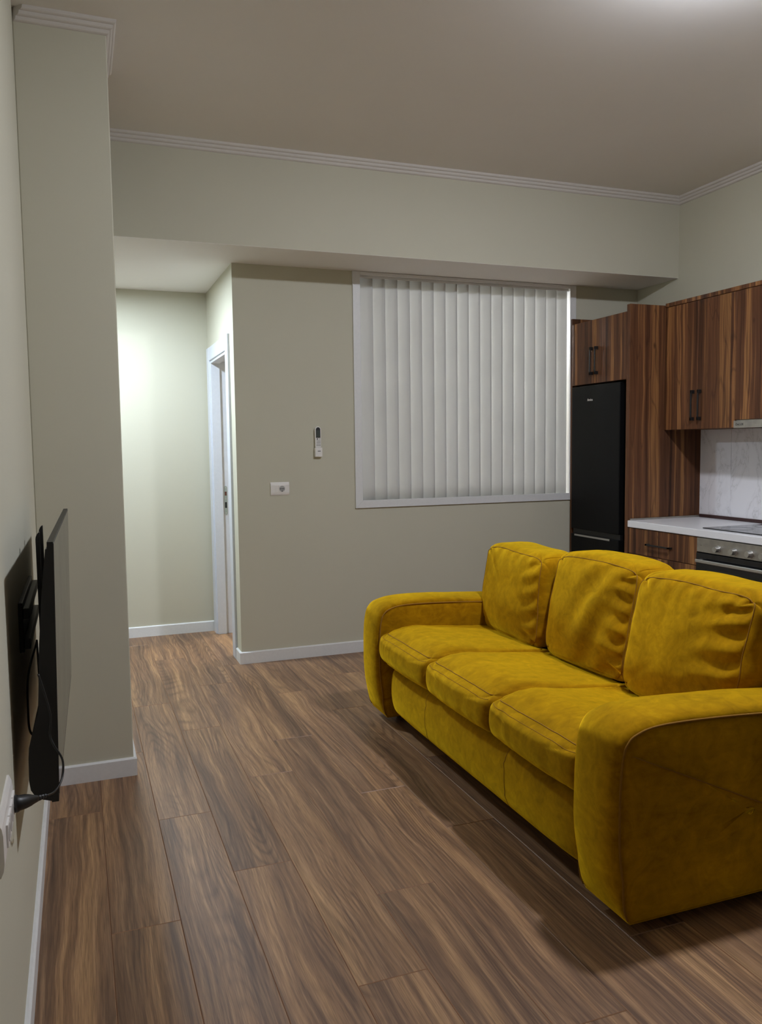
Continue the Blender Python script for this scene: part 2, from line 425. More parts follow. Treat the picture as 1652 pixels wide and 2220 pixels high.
# the underside of beam and hall is ceiling white: thin plaster skin
obj('underside', B(XL-1.2, XR, YSF+0.0005, YB+0.0, ZS-0.0015, ZS), 'ceiling', sof)
struct('ceiling_hall', B(XL-1.2, XR+0.1, YB+0.0, 7.8, ZS, ZS+0.1), 'ceiling', 'low white ceiling of the lit hall', 'ceiling')
struct('wall_left', B(XL-0.12, XL, YN-0.1, YC+0.45, 0, ZC), 'wall', 'cream wall on the left that carries the television', 'wall')
struct('wall_pillar', B(XL+0.0, XC, YC, YC+0.45, 0, ZC, 0.004), 'wall', 'cream square pillar between television wall and hall', 'pillar')
struct('wall_right', B(XR, XR+0.12, YN-0.1, 7.8, 0, ZC), 'wall', 'cream wall behind the kitchen units', 'wall')
struct('wall_near', B(XL-0.1, XR+0.1, YN-0.1, YN, 0, ZC), 'wall', 'cream wall behind the camera', 'wall')
w2 = thing('added_window', 'added unseen balcony window that soaks up room light, with dark night panes behind the camera', 'window', (2.0, YN, 0.1), kind='structure')  # added out of view: black panes cut the bounce onto sofa, pillar and beam
for k in range(4):
    xa = 0.15+k*0.95
    obj('pane', B(xa+0.05, xa+0.90, YN+0.002, YN+0.010, 0.15, 2.55), 'absorber', w2)
    obj('sash', B(xa, xa+0.05, YN, YN+0.04, 0.1, 2.6, 0.004), 'white', w2)
obj('sash', B(3.95, 4.0, YN, YN+0.04, 0.1, 2.6, 0.004), 'white', w2)
obj('rail', B(0.2, 3.95, YN, YN+0.04, 2.55, 2.6, 0.004), 'white', w2)
obj('rail', B(0.2, 3.95, YN, YN+0.04, 0.1, 0.15, 0.004), 'white', w2)
# back wall with the window opening
WX0, WX1, WZ0, WZ1 = 1.802, 3.500, 1.025, 2.578
bm = bmesh.new()
T = 0.11
box(bm, XB, WX0, YB, YB+T, 0, ZS); box(bm, WX1, XR, YB, YB+T, 0, ZS)
box(bm, WX0, WX1, YB, YB+T, 0, WZ0); box(bm, WX0, WX1, YB, YB+T, WZ1, ZS)
struct('wall_back', bm, 'wall', 'cream wall with blind window, remote and socket', 'wall')
# partition along the hall with the door opening
DY0, DY1, DZ = 5.475, 6.205, 2.085
bm = bmesh.new()
box(bm, XB, XB+0.12, YB+T, DY0, 0, ZS); box(bm, XB, XB+0.12, DY1, YH+0.1, 0, ZS); box(bm, XB, XB+0.12, DY0, DY1, DZ, ZS)
struct('wall_hall_right', bm, 'wall', 'short cream hall wall holding the white door frame', 'wall')
struct('wall_hall_end', B(XL-1.2, XB, YH, YH+0.1, 0, ZS), 'wall', 'brightly lit cream wall closing the hall', 'wall')
struct('wall_hall_left', B(XL-1.3, XL-1.2, YC+0.45, YH+0.1, 0, ZS), 'wall', 'cream hall wall hidden behind the pillar', 'wall')
struct('wall_hall_near', B(XL-1.2, XL, YC+0.35, YC+0.45, 0, ZC), 'wall', 'cream hall wall running left behind the pillar', 'wall')
struct('ceiling_lobby', B(XL-1.2, XL, YC+0.45, YSF, ZS, ZS+0.1), 'ceiling', 'low ceiling of the hall left of the pillar', 'ceiling')
struct('wall_bedroom_end', B(XB+0.12, XR, 7.7, 7.8, 0, ZS), 'wall', 'cream far wall of the room behind the blind', 'wall')

# cornices: three stepped reeds, mitred by overlap
def corn_prof(s=1.0):
    h, w = 0.052*s, 0.040*s
    pts = [(0, -h)]
    k = 3
    for i in range(k):
        x0, z0 = w*i/k, -h*(k-i)/k
        for a in range(5):
            t = a/4
            pts.append((x0 + w/k*t + 0.0035*math.sin(PI*t), z0 + h/k*t - 0.0035*math.sin(PI*t)))
    pts.append((w, 0)); pts.append((0, 0))
    return pts
def cornice(name, p, q, nrm, label, ext=(0, 0)):
    """runs from p to q (xy) under the ceiling, nrm points into the room"""
    p, q, nrm = Vector(p), Vector(q), Vector(nrm); d = (q-p).normalized()
    bm = bmesh.new(); A, C = [], []
    for w, z in corn_prof():
        a = p + nrm*w + d*(ext[0]*w); c = q + nrm*w - d*(ext[1]*w)
        A.append(bm.verts.new((a.x, a.y, ZC+z))); C.append(bm.verts.new((c.x, c.y, ZC+z)))
    n = len(A)
    for i in range(n): bm.faces.new((A[i], A[(i+1) % n], C[(i+1) % n], C[i]))
    bm.faces.new(A); bm.faces.new(C[::-1])
    return struct(name, bm, 'plaster', label, 'cornice')
cornice('trim_1', (XL, YSF), (XR, YSF), (0, -1), 'reeded plaster cornice along the dropped beam', (0, 1))
cornice('trim_2', (XR, YSF), (XR, YN), (-1, 0), 'reeded plaster cornice along the kitchen wall', (1, 0))
cornice('trim_3', (XL, YC), (XC, YC), (0, -1), 'short reeded cornice across the pillar front', (1, -1))
cornice('trim_4', (XC, YC), (XC, YC+0.45), (1, 0), 'reeded cornice on the hall side of the pillar', (-1, 0))

# baseboards with a bevelled top
def skirt(name, p, q, nrm, label, ext=(0, 0), h=0.08, t=0.013):
    p, q, nrm = Vector(p), Vector(q), Vector(nrm); d = (q-p).normalized()
    bm = bmesh.new(); A, C = [], []
    for w, z in ((0, 0.0), (t, 0.0), (t, h-0.006), (t-0.006, h), (0, h)):
        a = p + nrm*w + d*(ext[0]*w); c = q + nrm*w - d*(ext[1]*w)
        A.append(bm.verts.new((a.x, a.y, z))); C.append(bm.verts.new((c.x, c.y, z)))
    n = len(A)
    for i in range(n): bm.faces.new((A[i], A[(i+1) % n], C[(i+1) % n], C[i]))
    bm.faces.new(A); bm.faces.new(C[::-1])
    return struct(name, bm, 'white', label, 'baseboard')
skirt('baseboard_left', (XL, YN), (XL, YC), (1, 0), 'white baseboard under the television', (0, 1))
skirt('baseboard_pillar', (XL, YC), (XC, YC), (0, -1), 'white baseboard across the pillar front', (1, -1))
skirt('baseboard_pillar_side', (XC, YC), (XC, YC+0.45), (1, 0), 'white baseboard on the hall side of the pillar', (-1, 0))
skirt('baseboard_back', (XB, YB), (XP-0.001, YB), (0, -1), 'white baseboard under the blind window', (-1, 0))
skirt('baseboard_hall_corner', (XB, YB), (XB, 5.384), (-1, 0), 'stub of white baseboard beside the door frame', (-1, 0))
skirt('baseboard_hall_end', (XL-1.2, YH), (XB, YH), (0, -1), 'white baseboard on the hall end wall', (0, 1))

# ------------------------------------------------------------------ door frame in the hall
d1 = thing('door_1', 'white door frame without its leaf in the hall wall', 'door frame', (XB, (DY0+DY1)/2, 0), kind='structure')
CW, CT = 0.085, 0.016
obj('casing', B(XB-CT, XB, DY0-CW, DY0+0.012, 0, DZ+CW, 0.003), 'doorwhite', d1)
obj('casing', B(XB-CT, XB, DY1-0.012, DY1+CW, 0, DZ+CW, 0.003), 'doorwhite', d1)
obj('casing', B(XB-CT+0.002, XB, DY0+0.012, DY1-0.012, DZ-0.012, DZ+CW, 0.003), 'doorwhite', d1)
obj('jamb', B(XB-0.004, XB+0.062, DY1-0.032, DY1, 0, DZ, 0.002), 'doorwhite', d1)
jr = obj('jamb', B(XB+0.062, XB+0.12, DY1-0.016, DY1, 0, DZ, 0.001), 'doorwhite', d1)
obj('jamb', B(XB-0.004, XB+0.062, DY0, DY0+0.032, 0, DZ, 0.002), 'doorwhite', d1)
obj('jamb', B(XB+0.062, XB+0.12, DY0, DY0+0.016, 0, DZ, 0.001), 'doorwhite', d1)
obj('head_jamb', B(XB-0.004, XB+0.062, DY0+0.032, DY1-0.032, DZ-0.032, DZ, 0.002), 'doorwhite', d1)
obj('head_jamb', B(XB+0.062, XB+0.12, DY0+0.016, DY1-0.016, DZ-0.016, DZ, 0.001), 'doorwhite', d1)
# strike plate on the rebate
ys = DY1-0.016
bm = bmesh.new(); prof = []
xs, hw, zc0, zc1 = XB+0.084, 0.0115, 0.915, 1.135
for k in range(13): a = PI*k/12; prof.append((xs+hw*math.cos(a), zc1-hw+hw*math.sin(a)))
for k in range(13): a = PI+PI*k/12; prof.append((xs+hw*math.cos(a), zc0+hw+hw*math.sin(a)))
prism_y(bm, prof, ys-0.0025, ys)
sp = obj('strike_plate', bm, 'steelblue', d1, label='rounded zinc strike plate')
obj('latch_hole', B(xs-0.007, xs+0.007, ys-0.0032, ys-0.0024, 1.062, 1.092), 'skirt_red', sp)
obj('bolt_hole', B(xs-0.007, xs+0.007, ys-0.0032, ys-0.0024, 0.968, 1.012), 'dark', sp)
for z in (1.122, 1.037, 0.93): obj('screw', cyl(bmesh.new(), (xs, ys-0.0038, z), 0.0045, 0.0014, 'Y', 12), 'chrome', sp)

# ------------------------------------------------------------------ blind window
w1 = thing('window_1', 'white frame around the inner window with the vertical blind', 'window frame', ((WX0+WX1)/2, YB, 1.0), kind='structure')
FW, FT = 0.052, 0.014
def mitre(p):  # four-cornered board in the wall plane
    bm = bmesh.new(); a = [bm.verts.new((x, YB-FT, z)) for x, z in p]; c = [bm.verts.new((x, YB, z)) for x, z in p]
    n = len(p)
    for i in range(n): bm.faces.new((a[i], a[(i+1) % n], c[(i+1) % n], c[i]))
    bm.faces.new(a); bm.faces.new(c[::-1])
    bmesh.ops.recalc_face_normals(bm, faces=bm.faces)
    bmesh.ops.bevel(bm, geom=[e for e in bm.edges], offset=0.0015, segments=1, affect='EDGES'); return bm
x0, x1, z0, z1 = 1.776, 3.530, 1.000, ZS-0.003
obj('frame_side', mitre([(x0, z0), (x0+FW, z0+FW), (x0+FW, z1), (x0, z1)]), 'white', w1)
obj('frame_side', mitre([(x1, z0), (x1, z1), (x1-FW, z1), (x1-FW, z0+FW)]), 'white', w1)
obj('frame_sill', mitre([(x0, z0), (x1, z0), (x1-FW, z0+FW), (x0+FW, z0+FW)]), 'white', w1)
obj('frame_head', mitre([(x0+FW, z1-0.022), (x1-FW, z1-0.022), (x1-FW, z1), (x0+FW, z1)]), 'white', w1)
obj('reveal', B(WX0-0.0, WX0+0.012, YB+0.001, YB+T, WZ0+0.012, WZ1), 'white', w1)
obj('reveal', B(WX1-0.012, WX1, YB+0.001, YB+T, WZ0+0.012, WZ1), 'white', w1)
obj('reveal_sill', B(WX0, WX1, YB+0.001, YB+T, WZ0, WZ0+0.012), 'white', w1)

vb = thing('vertical_blind', 'closed white vertical blind of overlapping fabric slats in the wall', 'blind', ((x0+x1)/2, YB+0.03, 1.05))
obj('headrail', B(x0+FW+0.001, x1-FW-0.001, YB+0.008, YB+0.095, 2.553, 2.5785, 0.001), 'white', vb)
nS = 18; sx0, sx1 = 1.832, 3.462; pitch = (sx1-sx0)/nS
SW, ANG = 0.105, math.radians(24)
for i in range(nS):
    cx = sx0 + pitch*(i+0.5); bm = bmesh.new(); nx = 9; nz = 14; grid = []
    top = 2.5545; bot = 1.044 - random.uniform(0, 0.006); a = ANG*random.uniform(0.9, 1.1)
    for j in range(nz+1):
        row = []
        for k in range(nx):
            t = k/(nx-1)-0.5; bow = 0.006*(1-4*t*t)
            wob = 0.0015*noise.noise(Vector((i*3.1, t*3, j*0.8)))
            lx, ly = t*SW, -bow + wob
            x = cx + lx*math.cos(a) + ly*math.sin(a); y = YB+0.030 - lx*math.sin(a) + ly*math.cos(a)
            row.append(bm.verts.new((min(max(x, x0+FW+0.003), x1-FW-0.003), y, bot + (top-bot)*j/nz)))
        grid.append(row)
    for j in range(nz):
        for k in range(nx-1): bm.faces.new((grid[j][k], grid[j][k+1], grid[j+1][k+1], grid[j+1][k]))
    so = obj('slat', bm, 'slat', vb, smooth=True)
    sm = so.modifiers.new('thickness', 'SOLIDIFY'); sm.thickness = 0.0008; sm.offset = 0

# ------------------------------------------------------------------ remote, its holder and the sockets
hx, hz = 1.518, 1.355
hold = thing('remote_holder', 'white plastic remote holder screwed to the wall', 'holder', (hx, YB, hz))
obj('cradle', B(hx-0.027, hx+0.023, YB-0.030, YB, hz, hz+0.062, 0.004), 'plastic', hold)
obj('slot', B(hx-0.010, hx+0.010, YB-0.0312, YB-0.0295, hz+0.036, hz+0.041), 'grey', hold)
rc = thing('remote_control', 'white air conditioner remote with a dark display in the wall holder', 'remote', (hx, YB, hz+0.063))
bm = bmesh.new(); prof = []
rx, rz0, rz1, rw = hx-0.004, hz+0.063, 1.557, 0.0195
prof += [(rx-rw, rz0), (rx+rw, rz0)]
for k in range(13): a = PI*k/12; prof.append((rx+(rw+0.001)*math.cos(a), rz1-rw+rw*math.sin(a)))
prism_y(bm, prof, YB-0.024, YB-0.003); bmesh.ops.recalc_face_normals(bm, faces=bm.faces)
bmesh.ops.bevel(bm, geom=list(bm.edges), offset=0.0016, segments=1, affect='EDGES')
obj('body', bm, 'plastic', rc)
bm = bmesh.new(); prof = [(rx-0.015, 1.482), (rx+0.015, 1.482)]
for k in range(13): a = PI*k/12; prof.append((rx+0.015*math.cos(a), 1.537+0.015*math.sin(a)))
prism_y(bm, prof, YB-0.0252, YB-0.0238)
dsp = obj('display_window', bm, 'black', rc)
obj('display', B(rx-0.011, rx+0.011, YB-0.0262, YB-0.0250, 1.487, 1.532), 'lcd', dsp)
obj('button', cyl(bmesh.new(), (rx-0.006, YB-0.0258, 1.474), 0.0042, 0.002, 'Y', 12), 'black', rc)
obj('button', B(rx+0.004, rx+0.015, YB-0.0256, YB-0.0238, 1.4725, 1.4755), 'grey', rc)
for k in range(4):
    for j in range(4):
        xx = rx-0.012+j*0.0073
        obj('button', B(xx, xx+0.0048, YB-0.0256, YB-0.0238, 1.4595-k*0.0105, 1.4635-k*0.0105), 'grey', rc)

# socket on the back wall
sx, sz = 1.2505, 1.1495; hwid, hhei = 0.0625, 0.0435
so = thing('wall_socket', 'white wall socket with a blank module below the remote', 'socket', (sx, YB, sz-hhei))
bm = bmesh.new()
prof = [(sz-hhei, 0), (sz-hhei, -0.004), (sz-hhei*0.8, -0.0085), (sz-hhei*0.55, -0.0105), (sz+hhei*0.55, -0.0105), (sz+hhei*0.8, -0.0085), (sz+hhei, -0.004), (sz+hhei, 0)]
prism_x(bm, [(YB+d, z) for z, d in prof], sx-hwid, sx+hwid)
obj('cover_plate', bm, 'plastic', so)
obj('blank_module', B(sx-0.034, sx-0.0105, YB-0.0125, YB-0.0100, sz-0.0235, sz+0.0235, 0.0008), 'plastic', so)
sk = obj('socket_module', B(sx-0.0100, sx+0.0365, YB-0.0125, YB-0.0100, sz-0.0235, sz+0.0235, 0.0008), 'plastic', so)
scx = sx+0.0132
bm = bmesh.new(); n = 28
ri, ro = 0.0195, 0.0210
o_ring = [bm.verts.new((scx+ro*math.cos(2*PI*k/n), YB-0.0138, sz+ro*math.sin(2*PI*k/n))) for k in range(n)]
i_ring = [bm.verts.new((scx+ri*math.cos(2*PI*k/n), YB-0.0138, sz+ri*math.sin(2*PI*k/n))) for k in range(n)]
d_ring = [bm.verts.new((scx+ri*math.cos(2*PI*k/n), YB-0.0126, sz+ri*math.sin(2*PI*k/n))) for k in range(n)]
b_ring = [bm.verts.new((scx+ro*math.cos(2*PI*k/n), YB-0.0125, sz+ro*math.sin(2*PI*k/n))) for k in range(n)]
for R1, R2 in ((b_ring, o_ring), (o_ring, i_ring), (i_ring, d_ring)):
    for k in range(n): bm.faces.new((R1[k], R1[(k+1) % n], R2[(k+1) % n], R2[k]))
obj('rim', bm, 'plastic', sk)
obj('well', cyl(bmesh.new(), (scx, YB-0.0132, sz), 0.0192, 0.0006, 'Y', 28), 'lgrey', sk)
for dx, dz, r in ((-0.0105, 0.0, 0.0034), (0.0, 0.0, 0.0034), (0.0105, 0.0, 0.0034), (0.0, -0.0155, 0.0034)):
    obj('pin_hole', cyl(bmesh.new(), (scx+dx, YB-0.0142, sz+dz), r, 0.0008, 'Y', 10), 'black', sk)

# socket strip on the left wall beside the camera
ls = thing('wall_socket', 'white multi-way wall socket under the television with a black plug', 'socket', (XL, 1.77, 0.62))
bm = bmesh.new()
prof = [(0.620, 0), (0.620, 0.004), (0.632, 0.009), (0.646, 0.011), (0.700, 0.011), (0.714, 0.009), (0.726, 0.004), (0.726, 0)]
a = [bm.verts.new((XL+d, 1.62, z)) for z, d in prof]; c = [bm.verts.new((XL+d, 1.868, z)) for z, d in prof]
for i in range(len(a)): bm.faces.new((a[i], a[(i+1) % len(a)], c[(i+1) % len(a)], c[i]))
bm.faces.new(a); bm.faces.new(c[::-1])
obj('cover_plate', bm, 'plastic', ls)
for yy in (1.835, 1.790, 1.745, 1.700):
    mo = obj('socket_module', B(XL+0.0105, XL+0.0150, yy-0.0205, yy+0.0205, 0.650, 0.696, 0.0010), 'plastic', ls)
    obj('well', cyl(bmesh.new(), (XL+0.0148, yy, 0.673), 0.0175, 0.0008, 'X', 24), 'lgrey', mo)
# plug and power cord
pc = thing('power_cord', 'black plug and cable hanging from the television', 'power cord', (XL+0.015, 1.835, 0.66))
bm = bmesh.new()
tube(bm, [(XL+0.0158, 1.835, 0.673), (XL+0.021, 1.835, 0.673), (XL+0.022, 1.836, 0.673), (XL+0.034, 1.845, 0.671), (XL+0.044, 1.855, 0.668), (XL+0.052, 1.862, 0.666), (XL+0.058, 1.868, 0.664)],
     [0.0185, 0.0185, 0.0165, 0.0155, 0.0125, 0.0090, 0.0070], 14)
pg = obj('plug', bm, 'black', pc, smooth=True)
for k in range(3):
    c0 = Vector((XL+0.060+k*0.0055, 1.8705+k*0.005, 0.6635-k*0.001)); dv = Vector((0.0036, 0.0034, -0.0004))
    obj('strain_relief', tube(bmesh.new(), [c0, c0+dv], 0.0062-0.0008*k, 10), 'black', pg)
def bez(P, n=40):
    out = []
    P = [Vector(p) for p in P]
    for i in range(len(P)-1):
        p0 = P[max(i-1, 0)]; p1 = P[i]; p2 = P[i+1]; p3 = P[min(i+2, len(P)-1)]
        for k in range(n//(len(P)-1)):
            t = k/(n//(len(P)-1))
            out.append(0.5*((2*p1) + (-p0+p2)*t + (2*p0-5*p1+4*p2-p3)*t*t + (-p0+3*p1-3*p2+p3)*t**3))
    out.append(P[-1]); return out
cable = bez([(-0.0905, 1.886, 0.660), (-0.075, 1.925, 0.652), (-0.060, 1.965, 0.665), (-0.058, 1.985, 0.700), (-0.075, 1.99, 0.735), (-0.083, 1.998, 0.76), (-0.080, 2.005, 0.80), (-0.090, 2.012, 0.85), (-0.103, 2.018, 0.90)], 64)
obj('cable', tube(bmesh.new(), cable, 0.0026, 8), 'black', pc, smooth=True)

# ------------------------------------------------------------------ television on its bracket
TY0, TY1, TZ0, TZ1 = 2.045, 3.205, 0.578, 1.205
def tvx(y, z):  # screen plane: leans out at the top and swings out at the far end
    return -0.0715 + 0.0125*(z-TZ0)/(TZ1-TZ0) + 0.0215*(y-TY0)/(TY1-TY0)
tv = thing('television', 'flat black television seen almost edge-on from its near side', 'television', (-0.08, (TY0+TY1)/2, TZ0))
def slab(prof, y0, y1, ny=1):
    """profile of (offset behind screen plane, z) swept along Y"""
    bm = bmesh.new(); rings = []
    for j in range(ny+1):
        y = y0+(y1-y0)*j/ny
        rings.append([bm.verts.new((tvx(y, z)-d, y, z)) for d, z in prof])
    n = len(prof)
    for j in range(ny):
        for i in range(n): bm.faces.new((rings[j][i], rings[j][(i+1) % n], rings[j+1][(i+1) % n], rings[j+1][i]))
    bm.faces.new(rings[0]); bm.faces.new(rings[-1][::-1]); return bm
obj('bezel', slab([(0, TZ0), (0, TZ1), (0.014, TZ1), (0.016, TZ0+0.3), (0.016, TZ0)], TY0, TY1), 'black', tv)
obj('screen', slab([(-0.0012, TZ0+0.018), (-0.0012, TZ1-0.004), (0.0, TZ1-0.004), (0.0, TZ0+0.018)], TY0+0.004, TY1-0.004), 'screen', tv)
obj('back_shell', slab([(0.012, TZ0+0.01), (0.012, TZ1-0.015), (0.018, TZ1-0.018), (0.030, 1.06), (0.036, 0.96), (0.040, 0.85), (0.042, 0.80), (0.040, TZ0+0.02)], TY0+0.004, TY1-0.004), 'black', tv)
lp = []
for d, z in ((0.014, TZ0), (0.014, 0.815), (0.042, 0.800), (0.050, 0.775), (0.064, 0.715), (0.0655, 0.690), (0.0655, 0.635), (0.062, 0.612), (0.052, 0.595), (0.036, 0.585)): lp.append((d, z))
obj('speaker_housing', slab(lp, TY0+0.006, TY1-0.25), 'black', tv)
br = thing('television_bracket', 'black steel wall bracket in the gap behind the television', 'bracket', (XL, 2.68, 0.80))
obj('wall_plate', B(XL, XL+0.012, 2.42, 2.95, 0.86, 1.00, 0.002), 'blackmetal', br)
obj('cross_rail', B(XL+0.012, XL+0.028, 2.42, 2.95, 0.955, 0.985, 0.002), 'blackmetal', br)
obj('cross_rail', B(XL+0.012, XL+0.028, 2.42, 2.95, 0.870, 0.900, 0.002), 'blackmetal', br)
for yy in (2.60, 2.83):
    bm = bmesh.new(); zt = 1.178
    prof = [(-0.1225, 0.835), (-0.1105, 0.835), (-0.1105, zt), (-0.1145, zt-0.001), (-0.1185, zt-0.006), (-0.1215, zt-0.013), (-0.1225, zt-0.02)]
    prism_y(bm, prof, yy-0.012, yy+0.012)
    ra = obj('mounting_rail', bm, 'blackmetal', tv)
    for zz in (0.90, 0.97): obj('bolt', cyl(bmesh.new(), (-0.1105, yy, zz), 0.006, 0.018, 'X', 10), 'chrome', ra)
loop = bez([(-0.128, 2.50, 0.87), (-0.148, 2.40, 0.80), (-0.150, 2.36, 0.72), (-0.145, 2.34, 0.66), (-0.118, 2.34, 0.640)], 48)
obj('cable', tube(bmesh.new(), loop, 0.003, 8), 'black', tv, smooth=True)
obj('cable', tube(bmesh.new(), bez([(-0.126, 2.48, 0.88), (-0.118, 2.36, 0.80), (-0.114, 2.30, 0.74), (-0.113, 2.26, 0.70)], 36), 0.003, 8), 'black', tv, smooth=True)

# ------------------------------------------------------------------ SOFA
SY0, SY1 = 1.832, 3.975      # outer faces of the arms
AW = 0.215
sofa = thing('sofa', 'mustard velvet three-seat sofa with rounded arms facing the television', 'sofa', (1.86, (SY0+SY1)/2, 0))
raw = [(1.428, 0.046), (1.402, 0.085), (1.382, 0.14), (1.368, 0.21), (1.361, 0.29), (1.360, 0.37), (1.362, 0.46), (1.370, 0.54), (1.388, 0.592),
       (1.432, 0.628), (1.53, 0.647), (1.75, 0.643), (2.04, 0.624), (2.24, 0.606), (2.31, 0.585), (2.335, 0.52), (2.335, 0.25), (2.325, 0.046)]
def cr_open(P, m):
    out = []
    for i in range(len(P)-1):
        p0 = Vector(P[max(i-1, 0)]); p1 = Vector(P[i]); p2 = Vector(P[i+1]); p3 = Vector(P[min(i+2, len(P)-1)])
        for k in range(m):
            t = k/m
            out.append(0.5*((2*p1) + (-p0+p2)*t + (2*p0-5*p1+4*p2-p3)*t*t + (-p0+3*p1-3*p2+p3)*t**3))
    out.append(Vector(P[-1])); return out
aprof = cr_open(raw, 7)
nrm = []
for i, p in enumerate(aprof):
    t = (aprof[min(i+1, len(aprof)-1)] - aprof[max(i-1, 0)]).normalized(); nrm.append(Vector((-t.y, t.x)))  # outward
def arm(y0, y1):
    bm = bmesh.new(); ns = 18; rings = []; n = len(aprof)
    INS = 0.030
    def ring(y, ins, shrink=0.0, seed=0):
        cx, cz = 1.85, 0.33; R = []
        for p, q in zip(aprof, nrm):
            x = p.x - q.x*ins; z = p.y - q.y*ins
            x += (cx-x)*shrink; z += (cz-z)*shrink
            k = min(1, max(0, (p.y-0.046)/0.12))
            x = p.x - q.x*ins*k + (cx-p.x)*shrink; z = p.y - q.y*ins*k + (cz-p.y)*shrink
            z = max(z, 0.046)
            R.append(Vector((x, y, z)))
        return R
    lay = []
    for j in range(ns+1):
        s = 2*j/ns-1; ins = INS*(1-math.sqrt(max(0, 1-abs(s)**2.3*0.999)))
        lay.append(ring(y0+(y1-y0)*j/ns, min(ins, INS)))
    caps = []
    for side, y, sg in ((0, y0, -1), (1, y1, 1)):
        c = []
        for sh in (0.012, 0.03, 0.07, 0.15, 0.3, 0.5, 0.7, 0.9, 0.985):
            puff = 0.012*(1-(1-min(sh/0.3, 1))**2)
            c.append(ring(y + sg*(puff-0.004 if sh < 0.02 else puff), INS, sh))
        caps.append(c)
    seq = caps[0][::-1] + lay + caps[1]
    V = []
    for R in seq:
        row = []
        for p in R:
            d = noise.noise(p*5.0)*0.0035 + noise.noise(p*14.0)*0.0014
            row.append(bm.verts.new((p.x, p.y + (d if abs(p.y-y0) < 0.03 or abs(p.y-y1) < 0.03 else 0), p.z + (d if p.z > 0.6 else 0))))
        V.append(row)
    for a, b in zip(V[:-1], V[1:]):
        for i in range(n-1): bm.faces.new((a[i], a[i+1], b[i+1], b[i]))
        bm.faces.new((a[n-1], a[0], b[0], b[n-1]))
    bm.faces.new(V[0]); bm.faces.new(V[-1][::-1])
    o = obj('arm', bm, 'velvet', sofa, smooth=True)
    for y, sg in ((y0, -1), (y1, 1)):
        R = ring(y, INS)[3:-4]
        obj('welt', tube(bmesh.new(), [(p.x+q.x*0.001, p.y+sg*0.0005, p.z+q.y*0.001) for p, q in zip(R, nrm[3:-4])], 0.0032, 6), 'cord', o, smooth=True)
        R2 = ring(y - sg*0.014, INS*0.62)[3:-4]
        # line of top stitching, dash by dash
        bs = bmesh.new(); acc = 0.0; on = None
        for k in range(len(R2)-1):
            a, b = R2[k], R2[k+1]; L = (b-a).length; m = max(1, int(L/0.008))
            for q in range(m):
                p0 = a + (b-a)*(q/m); p1 = a + (b-a)*((q+0.62)/m)
                nn = Vector((nrm[k+3].x, 0, nrm[k+3].y))
                tube(bs, [p0+nn*0.0006, p1+nn*0.0006], 0.0011, 4)
        st = obj('stitching', bs, 'thread', o); st['kind'] = 'stuff'
    return o
arm_far = arm(SY1-AW, SY1); arm_near = arm(SY0, SY0+AW)
# diagonal seam of the near and far outer panel
for o, y, sg in ((arm_near, SY0-0.011, -1), (arm_far, SY1+0.011, 1)):
    pts = []
    for k in range(41):
        x, z = 1.425+0.80*k/40, 0.545-0.36*k/40
        best = 1e9; dx, dz = x-1.85, z-0.33
        for a, q in zip(aprof[:-1], aprof[1:]):   # how far the point lies inside the panel outline
            ax, az, ex, ez = a.x-1.85, a.y-0.33, q.x-a.x, q.y-a.y
            den = dx*ez-dz*ex
            if abs(den) > 1e-9:
                tt = (ax*ez-az*ex)/den; uu = (ax*dz-az*dx)/den
                if tt > 0 and 0 <= uu <= 1: best = min(best, tt)
        sh = max(0.0, 1-1/best); pf = 0.012*(1-(1-min(sh/0.3, 1))**2)
        yy = (SY0 if sg < 0 else SY1) + sg*pf; P = Vector((x, yy, z))
        pts.append((x, yy + noise.noise(P*5.0)*0.0035 + noise.noise(P*14.0)*0.0014 + sg*0.0012, z))
    obj('panel_seam', tube(bmesh.new(), pts, 0.0019, 5), 'cord', o, smooth=True)

def cushion(name, c, half, kexp, fn, parent, n=40):
    """rounded box grid; fn(u,v,w,pos) -> displaced pos. u along X (-1 = front), v along Y, w along Z"""
    bm = bmesh.new(); cache = {}
    def mp(u, v, w):
        ku, kv, kw = kexp
        # superellipsoid-like rounding, separate exponents in the three planes
        def rnd(a, b, k):
            s = (abs(a)**k + abs(b)**k)**(1/k); m = max(abs(a), abs(b))
            return m/s if s > 1e-9 else 1
        fu = rnd(u, v, ku)*rnd(u, w, kv); fv = rnd(u, v, ku)*rnd(v, w, kw); fw = rnd(u, w, kv)*rnd(v, w, kw)
        p = Vector((u*fu*half[0], v*fv*half[1], w*fw*half[2]))
        return Vector(c) + fn(u, v, w, p)
    def vert(i, j, k):
        key = (i, j, k)
        if key not in cache:
            g = lambda q: math.sin((2*q/n-1)*PI/2*0.92)/math.sin(PI/2*0.92)
            cache[key] = bm.verts.new(mp(g(i), g(j), g(k)))
        return cache[key]
    for a in range(n):
        for b in range(n):
            for s in (0, n):
                bm.faces.new((vert(s, a, b), vert(s, a+1, b), vert(s, a+1, b+1), vert(s, a, b+1)))
                bm.faces.new((vert(a, s, b), vert(a+1, s, b), vert(a+1, s, b+1), vert(a, s, b+1)))
                bm.faces.new((vert(a, b, s), vert(a+1, b, s), vert(a+1, b+1, s), vert(a, b+1, s)))
    o = obj(name, bm, 'velvet', parent, smooth=True)
    return o, mp
def seamline(mp, path, o, off, r=0.0022, name='seam', mat='cord'):
    pts = [mp(*q) + off for q in path]
    return obj(name, tube(bmesh.new(), pts, r, 6), mat, o, smooth=True)
def lin(a, b, n=40): return [tuple(a[i]+(b[i]-a[i])*k/n for i in range(3)) for k in range(n+1)]

